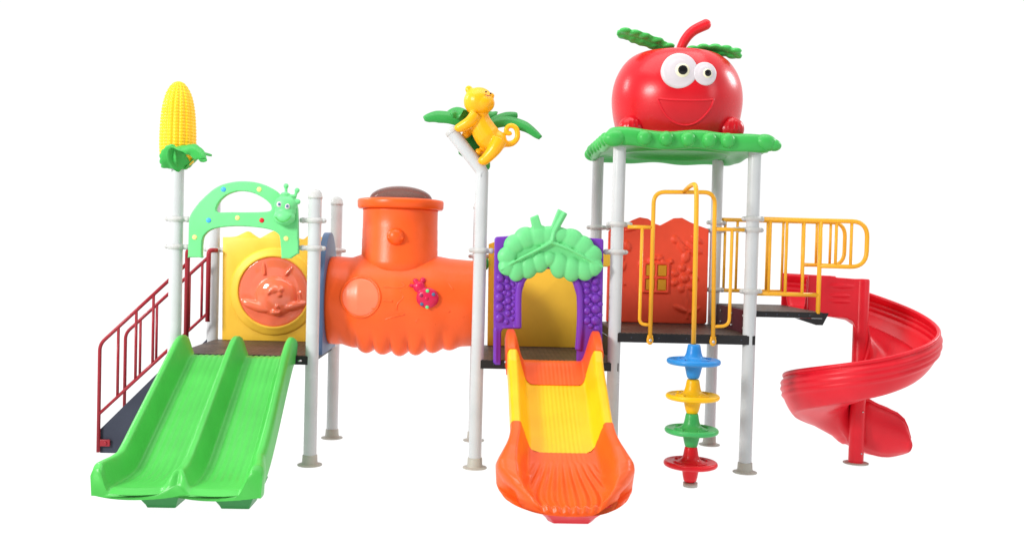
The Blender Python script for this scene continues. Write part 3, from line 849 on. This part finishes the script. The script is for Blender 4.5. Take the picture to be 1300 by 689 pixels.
for x0, z0 in ((3.624, 1.314), (3.724, 1.314), (3.624, 1.434), (3.724, 1.434)):
    bm = B(); box(bm, x0, x0+.072, .94, .956, z0, z0+.092); obj('window_pane', bm, 'window_yellow', rp_, smooth=False, bevel=.004)

# ------------------------------------------------------------------ apple roof
bm = B()
RCX, RCY = 3.735, .48
def plan(t, ex):
    """rounded square with pointed, drooping corners"""
    c, s = math.cos(t), math.sin(t)
    k = (abs(c)**7+abs(s)**7)**(-1/7)
    corner = math.exp(-((((t-PI/4) % (PI/2)) - (0 if ((t-PI/4) % (PI/2)) < PI/4 else PI/2))/.13)**2)
    return k, corner
NR = 240
prof = [(0.02, 2.50), (.4, 2.505), (.75, 2.505), (.9, 2.515), (.955, 2.522), (.985, 2.50), (1.0, 2.462), (.99, 2.42), (.965, 2.395), (.93, 2.39), (.90, 2.405), (.86, 2.42), (.80, 2.425), (.74, 2.42)]
rows = []
for pr, pz in prof:
    row = []
    for k in range(NR):
        t = 2*PI*k/NR
        kk, cn = plan(t, 0)
        sx = .625; sy = .62
        ex = cn*.045*sm_(.6, 1, pr)
        r = pr*kk+ex
        wav = .010*math.sin(8*t+1)*sm_(.7, 1, pr)
        dz = wav - cn*.02*sm_(.8, 1, pr) + .03*math.exp(-(((t-PI*1.25)/.16)**2))*sm_(.8, 1, pr)
        if pr < .8 and pz < 2.45: dz = wav*.3
        row.append(Vector((RCX+sx*r*math.cos(t), RCY+sy*r*math.sin(t), pz+dz)))
    rows.append(row)
# underside: blend the square rim into a round dish
for rad, pz in ((.44, 2.415), (.43, 2.40), (.41, 2.395), (.395, 2.41), (.38, 2.44), (.2, 2.46), (.01, 2.465)):
    rows.append([Vector((RCX+rad*math.cos(2*PI*k/NR), RCY+rad*math.sin(2*PI*k/NR), pz)) for k in range(NR)])
grid(bm, rows, close=True, caps=True)
def bump_(x, y, z, r=.055): ell(bm, (x, y, z), (r, .04, r*1.0), u=20, v=12)
for x in (3.385, 3.545, 3.705, 3.86, 3.995): ell(bm, (x, RCY-.615, 2.458), (.055, .05, .056), u=20, v=12)
for x, y in ((3.17, -.10), (4.29, -.10), (3.17, 1.05), (4.29, 1.05)):
    ell(bm, (x, y, 2.455), (.085, .06, .062), Matrix.Rotation(.25 if x > 3.7 else -.15, 3, 'Y'), u=24, v=14)
ell(bm, (4.345, -.10, 2.44), (.06, .05, .045), Matrix.Rotation(.2, 3, 'Y'))
for y in (.06, .22, .38, .55, .72, .9):
    for s in (-1, 1): ell(bm, (RCX+s*.61, y, 2.462), (.04, .052, .052), u=20, v=12)
roof = obj('roof', bm, 'roof_green', root, 'green leaf shaped roof plate with a bobbled rim under the apple')
# the apple
AC = Vector((3.735, .48, 0))
aprof = [(.02, 3.10), (.06, 3.11), (.11, 3.15), (.18, 3.185), (.26, 3.195), (.335, 3.175), (.405, 3.125), (.462, 3.045), (.498, 2.95), (.512, 2.84), (.503, 2.73), (.482, 2.63), (.455, 2.55), (.43, 2.50), (.2, 2.49)]
ap = [(p.x, p.z) for p in cat([(a, 0, b) for a, b in aprof], 6)]
bm = B()
def apf(r, z, t): return r*(1+.012*math.cos(5*t+.6)*sm_(.1, .5, r))
lathe(bm, AC, ap, 120, fn=apf)
apple = obj('apple', bm, 'apple_red', root, 'big red apple with goggle eyes and a smile on the green roof')
def arad(z):
    best = None
    for (r0, z0), (r1, z1) in zip(ap, ap[1:]):
        if r0 > .25 and min(z0, z1) <= z <= max(z0, z1): return lerp(r0, r1, (z-z0)/(z1-z0) if z1 != z0 else 0)
    return .5
def asurf(x, z, off=0):
    r = arad(z); dx = x-AC.x
    t = math.atan2(-math.sqrt(max(1e-4, r*r-dx*dx)), dx)
    r = apf(r, z, t)+off
    dx = max(-r*.999, min(r*.999, dx))
    return Vector((x, AC.y-math.sqrt(r*r-dx*dx), z))
# smile line
ml = [(3.505, 2.775), (3.60, 2.762), (3.71, 2.758), (3.82, 2.762), (3.918, 2.775), (3.90, 2.72), (3.86, 2.66), (3.80, 2.605), (3.735, 2.58), (3.67, 2.585), (3.60, 2.62), (3.545, 2.69)]
bm = B()
tube(bm, cat([asurf(a, b, .0) for a, b in ml[:5]], 6), .008, 8); tube(bm, cat([asurf(a, b, .0) for a, b in ml[4:]+ml[:1]], 6), .008, 8)
obj('smile_line', bm, 'slide_red', apple)  # lighter red than the apple, painting the light its edge catches
# hands: half round fists with three shallow finger creases
for (x, z, r) in ((3.365, 2.57, .105), (4.065, 2.58, .105)):
    bm = B()
    c = asurf(x, z, 0) + Vector((-.02 if x < 3.7 else .03, .0, 0))
    ell(bm, c, (r*.98, .078, r*.90), u=32, v=20)
    for k in (-1, 0, 1):
        tube(bm, [c+Vector((k*.032, -.0785*math.cos(b)*math.sqrt(1-(k*.33)**2), r*.9*math.sin(b)*math.sqrt(1-(k*.33)**2))) for b in [-.2+.16*j_ for j_ in range(7)]], .004, 6)
    obj('apple_hand', bm, 'apple_red', apple, remesh=.006, sm=3)
for (x, z, r, pr) in ((3.655, 2.975, .134, .035), (3.842, 2.958, .089, .025)):
    c = asurf(x, z, 0); 
    nrm = (c-Vector((AC.x, AC.y, 2.85))).normalized(); nrm = (nrm+Vector((0, -1.6, .0))).normalized()
    q = nrm.to_track_quat('Z', 'Y').to_matrix().to_4x4(); q.translation = c-nrm*.004
    bm = B(); lathe(bm, (0, 0, 0), [(r, -.06), (r, .008), (r*.96, .020), (r*.85, .025), (r*.66, .027), (r*.6, .031), (r*.5, .034), (r*.3, .037), (.004, .038)], 48)
    bmesh.ops.transform(bm, matrix=q, verts=bm.verts)
    e = obj('eye', bm, 'white', apple, angle=80)
    ox = q.to_3x3().inverted() @ Vector((1, 0, -.12)); ox.z = 0; ox = ox.normalized()*r*.12
    bm = B(); lathe(bm, (ox.x, ox.y, .018), [(r*.44, 0), (r*.44, .012), (r*.36, .022), (r*.2, .029), (.003, .031)], 36)
    bmesh.ops.transform(bm, matrix=q, verts=bm.verts); obj('iris', bm, 'cream', apple)
    bm = B(); lathe(bm, (ox.x*1.2, ox.y*1.2, .037), [(pr, 0), (pr, .012), (pr*.8, .0165), (.003, .019)], 30)
    bmesh.ops.transform(bm, matrix=q, verts=bm.verts); obj('pupil', bm, 'pupil', apple)
bm = B()
pts = cat([(3.735, .48, 3.08), (3.755, .47, 3.22), (3.79, .46, 3.31), (3.85, .45, 3.38), (3.945, .44, 3.43)], 8)
tube(bm, pts, [lerp(.034, .043, i/(len(pts)-1)) for i in range(len(pts))], 18); ell(bm, pts[-1], .043, u=18, v=10)
obj('apple_stem', bm, 'red', apple)
for pts, ws in (([(3.71, .42, 3.19), (3.60, .40, 3.245), (3.45, .38, 3.29), (3.33, .36, 3.315), (3.235, .36, 3.325)], [(0, .03), (.3, .072), (.6, .078), (.85, .05), (1, .02)]),
               ([(3.77, .42, 3.19), (3.87, .40, 3.22), (4.0, .38, 3.225), (4.12, .36, 3.205), (4.215, .35, 3.17)], [(0, .03), (.3, .07), (.6, .078), (.85, .05), (1, .015)])):
    bm = B(); leafblade(bm, pts, ws, .03, side=(0, -1, .38 if pts[0][0] < 3.74 else .22), sag=.10, ripple=.22, rf=7, n=13)
    for k in range(1, 6):
        p = cat(pts, 6)[k*4]; 
        for s in (-1, 1): ell(bm, p+Vector((0, s*.042, .002-s*.012)), (.048, .045, .022), u=16, v=10)
    obj('apple_leaf', bm, 'roof_green', apple, remesh=.006, sm=3)

# ------------------------------------------------------------------ loop climber with discs
bm = B()
yF = -.055
tube(bm, rpath([(3.485, yF, .99), (3.482, yF, 2.075), (3.935, yF, 2.085), (3.955, yF, .985)], .085), .0155, 14)
tube(bm, rpath([(3.705, yF+.0, 2.082), (3.705, -.25, 2.115), (3.705, -.45, 2.115), (3.71, -.45, 1.9), (3.718, -.45, .92)], .09), .0165, 14)
cf = obj('loop_climber', bm, 'bar_yellow', root, 'yellow loop bars with a pole reaching out in front of the apple deck')
for s, xa, xv, xe in ((-1, 3.30, 3.405, 3.487), (1, 4.17, 4.075, 3.952)):
    bm = B()
    tube(bm, [(xa, yF+.03, 1.815), (xe-s*.0, yF, 1.815)], .014, 12)
    tube(bm, rpath([(xv, yF+.01, 1.81), (xv+s*.0, yF+.01, 1.10), (xe, yF, 1.095)], .10), .0125, 12)
    obj('hand_loop', bm, 'bar_yellow', cf)
for x in (3.485, 3.955):
    bm = B(); ell(bm, (x, yF, .985), (.026, .012, .036)); box(bm, x-.02, x+.02, yF-.008, yF+.008, .975, 1.02)
    obj('mounting_eye', bm, 'bar_yellow', cf)
    bm = B(); cyl(bm, (x, yF-.02, .982), (x, yF+.03, .982), .012, n=6); pieces('bolt', bm, 'steel', cf)
DISC = [('blue', .883), ('yellow', .638), ('disc_green', .401), ('red', .168)]
for k, z in DISC:
    bm = B()
    top = .115; bot = .125
    pr_ = [(.038, top), (.044, top), (.052, .05), (.066, .022), (.10, .008), (.150, .006), (.168, .016), (.184, .010), (.190, -.006), (.183, -.022), (.16, -.03), (.10, -.022), (.062, -.03), (.056, -.06), (.043, -bot), (.03, -bot)]
    pr_ = pr_ if z > .2 else pr_[:-2]+[(.046, -.135), (.03, -.135)]
    lathe(bm, (3.722, -.45, z), pr_, 64)
    labels = {'blue': 'blue step disc', 'yellow': 'yellow step disc', 'disc_green': 'green step disc', 'red': 'red step disc'}
    o = obj('step_disc', bm, k, cf, labels[k], sub=1)
    # finger recesses on the dish
    bm = B()
    for a in range(4):
        t = a*PI/2+.5
        tube(bm, [(3.722+.118*math.cos(t+q), -.45+.118*math.sin(t+q), z+.0085) for q in [-.35+.07*i for i in range(11)]], .010, 8)
    pieces('disc_grip', bm, k, cf)
bm = B(); cyl(bm, (3.725, -.45, .002), (3.725, -.45, .03), .05, n=24); obj('pole_foot', bm, 'flange', cf)

# ------------------------------------------------------------------ bridge rails
def rail(y, x0, xe, xl, zt, zb, zl, low, label, bars_a, bars_b):
    bm = B()
    tube(bm, rpath([(x0, y, zt), (xl, y, zt+.002), (xl, y, zl), (xe, y, zl)], .12), .0165, 14)
    tube(bm, [(x0, y, zb), (xe, y, zb)], .016, 14)
    r = obj('bridge_rail', bm, 'bar_yellow', root, label)
    bm = B(); tube(bm, [(xe, y, low), (xe, y, zt)], .0165, 14); obj('rail_post', bm, 'bar_yellow', r)
    for x in bars_a:
        bm = B(); tube(bm, [(x, y, zb), (x, y, zt)], .0115, 10); obj('baluster', bm, 'bar_yellow', r)
    for x in bars_b:
        bm = B(); tube(bm, [(x, y, zl), (x, y, zt)], .0115, 10); obj('baluster', bm, 'bar_yellow', r)
    return r
rail(0.0, X4+.03, 4.755, 5.11, 1.90, 1.345, 1.562, 1.205, 'front yellow railing of the bridge with rounded loop end', [4.375, 4.50, 4.63], [4.875, 4.99])
rail(1.0, X4-.02, 4.975, 5.335, 1.925, 1.325, 1.56, DC-.02, 'rear yellow railing of the bridge', [4.30, 4.405, 4.53, 4.665, 4.80], [5.09, 5.21])

# ------------------------------------------------------------------ spiral slide
SC = Vector((5.24, .38, 0))
def spos(q):
    """q in metres-ish parameter: returns origin, lateral dir, floor height, wall scale"""
    if q < 0:                      # entry, heading +X
        return Vector((SC.x+q, SC.y, 0)), Vector((0, 1, 0))
    if q <= 2*PI:
        a = PI/2-q
        return Vector((SC.x, SC.y, 0)), Vector((math.cos(a), math.sin(a), 0))
    return Vector((SC.x+(q-2*PI), SC.y, 0)), Vector((0, 1, 0))
FZ = [(-.42, 1.195), (-.15, 1.18), (0, 1.14), (PI/2, .86), (PI, .615), (1.5*PI, .40), (2*PI, .145), (2*PI+.12, .07), (2*PI+.26, .03), (2*PI+.38, .04), (2*PI+.46, .07), (2*PI+.5, .08)]
def wallh(q, inner):
    h = interp([(-.42, .27), (0, .27), (PI/2, .275), (PI, .29), (1.5*PI, .31), (2*PI, .34), (2*PI+.2, .37), (2*PI+.36, .34), (2*PI+.46, .22), (2*PI+.5, .12)], q)
    if inner: h = interp([(-.42, .26), (0, .24), (.5, .16), (PI, .16), (1.6*PI, .2), (2*PI, .31), (2*PI+.1, .42), (2*PI+.25, .40), (2*PI+.34, .36), (2*PI+.40, .30), (2*PI+.44, .21), (2*PI+.46, .13)], q)
    return h
bm = B(); rows = []
qs = [-.42+.42*i/10 for i in range(10)]+[2*PI*i/120 for i in range(121)]+[2*PI+.46*i/16 for i in range(1, 17)]
rim_i = []; rim_o = []
def smoothfz(q):
    h = .18 if q < 2*PI else .05
    return (interp(FZ, q-h)+interp(FZ, q)+interp(FZ, q+h))/3
for q in qs:
    o_, d_ = spos(q); fz = smoothfz(q)
    hi_, ho_ = wallh(q, True), wallh(q, False)
    ri = .062
    pr_ = []
    for i in range(9):                                  # inner wall downwards
        t = i/8; pr_.append((ri+.005+.055*(t**4)-.05*sm_(2*PI, 2*PI+.12, q)*math.sin(PI*t), hi_*(1-t)+.0))
    for i in range(1, 13):                              # floor
        t = i/12; pr_.append((lerp(ri+.06, .47, t), .010*math.cos(t*2*PI)-.018*math.sin(t*PI)+.008))
    N2 = 26
    for i in range(1, N2+1):                            # bulging outer wall with three moulded ribs
        t = i/N2
        r = .47+.115*math.sin(min(1, t*1.25)*PI/2)**.75 - .02*sm_(.75, 1, t)
        r += .013*(math.exp(-((t-.50)/.045)**2)+math.exp(-((t-.66)/.045)**2)+math.exp(-((t-.82)/.045)**2)) - .004
        pr_.append((r, ho_*t))
    row = [o_+d_*r+Vector((0, 0, fz+h)) for r, h in pr_]
    rows.append(row); rim_i.append(row[0]); rim_o.append(row[-1]+d_*.006)
grid(bm, rows)
sp_ = obj('spiral_slide', bm, 'slide_red', root, 'red spiral slide winding round its central column', solid=.014)
bm = B(); tube(bm, rim_o, .017, 10); tube(bm, rim_i[12:], .014, 10)
pieces('slide_rim', bm, 'slide_red', sp_)
bm = B(); lathe(bm, (SC.x, SC.y, 0), [(.058, .01), (.058, 1.452), (.052, 1.464), (.01, 1.466)], 32)
cl = obj('centre_column', bm, 'slide_red', sp_, angle=50)
bm = B(); lathe(bm, (SC.x, SC.y, 0), [(.098, .002), (.098, .009), (.066, .012)], 32); obj('base_flange', bm, 'flange', sp_)
en = [(4.80, 1.16), (4.80, 1.485), (4.98, 1.485), (5.03, 1.472), (5.235, 1.462), (5.235, 1.0), (5.20, 1.0), (5.19, 1.08), (5.165, 1.13), (5.11, 1.155), (4.98, 1.163)]
bm = panel_bm([en], .338, .372, .010)
for z, x1 in ((1.405, 5.17), (1.33, 5.14), (1.285, 5.14)):
    ell(bm, ((4.97+x1)/2, .340, z), ((x1-4.97)/2+.01, .012, .017 if z > 1.4 else .011), u=28, v=10)
obj('entry_wall', bm, 'slide_red', sp_, remesh=.006, sm=3)
bm = panel_bm([[(4.80, 1.16), (4.80, 1.485), (5.26, 1.47), (5.26, 1.16)]], .975, 1.005, .01)
obj('entry_wall', bm, 'slide_red', sp_, angle=40)
bm = B(); box(bm, 4.79, 4.83, .33, .99, DC-.08, DC-.01); obj('entry_lip', bm, 'slide_red', sp_, bevel=.008)
bm = B()
for z in (.42, .09): cyl(bm, (SC.x+.02, SC.y-.06, z), (SC.x+.02, SC.y-.05, z), .006, n=10)
pieces('bolt', bm, 'steel', sp_)

# ------------------------------------------------------------------ stairs
st = None
bm = B()
def stringer(y0, y1):
    panel_bm([[(-.60, .02), (-.60, .20), (.01, .83), (.01, .64), (-.44, .02)]], y0, y1, .003, bm)
stringer(.20, .215); 
st = obj('stairs', bm, 'navy', root, 'dark steel stairs with maroon handrails at left', smooth=False)
bm = B(); stringer(.80, .815); obj('stringer', bm, 'navy', st, smooth=False)
for k in range(4):
    x = -.52+k*.145; z = .15+k*.15
    bm = B(); box(bm, x-.05, x+.15, .218, .797, z-.012, z); box(bm, x-.05, x-.035, .218, .797, z-.05, z-.0125)
    obj('stair_tread', bm, 'black', st, smooth=False, bevel=.003)
def handrail(y, xb, zt0, top_x, top_z, x_low, zl0, bars, ztop_post, foot):
    bm = B()
    sl = (top_z-zt0)/(top_x-xb)
    tube(bm, rpath([(xb, y, foot), (xb, y, zt0), (top_x, y, top_z)], .05), .0135, 12)
    tube(bm, [(xb, y, zl0), (top_x, y, zl0+sl*(top_x-xb))], .012, 12)
    h = obj('handrail', bm, 'maroon', root, 'near maroon handrail of the stairs' if y < .5 else 'far maroon handrail of the stairs')
    bm = B(); tube(bm, rpath([(top_x, y, zl0+sl*(top_x-xb)-.07), (top_x, y, ztop_post), (top_x+.05, y-.03 if y < .5 else y+.06, ztop_post)], .035), .019, 12); obj('top_post', bm, 'maroon', h)
    for x in bars:
        z0 = zl0+sl*(x-xb); z1 = zt0+sl*(x-xb)
        bm = B(); tube(bm, [(x, y, z0), (x, y, z1-.005)], .0105, 10); obj('baluster', bm, 'maroon', h)
    return h
hr = handrail(.18, -.605, .84, .03, 1.46, 0, .315, [-.47, -.34, -.215, -.095], 1.56, .03)
handrail(.85, -.66, .86, .0, 1.50, 0, .40, [-.54, -.41, -.28, -.15, -.05], 1.555, .24)
bm = B(); box(bm, -.60, -.52, .175, .19, .075, .125); cyl(bm, (-.55, .165, .10), (-.55, .176, .10), .012, n=8)
pieces('bracket', bm, 'maroon', hr, bevel=.003)
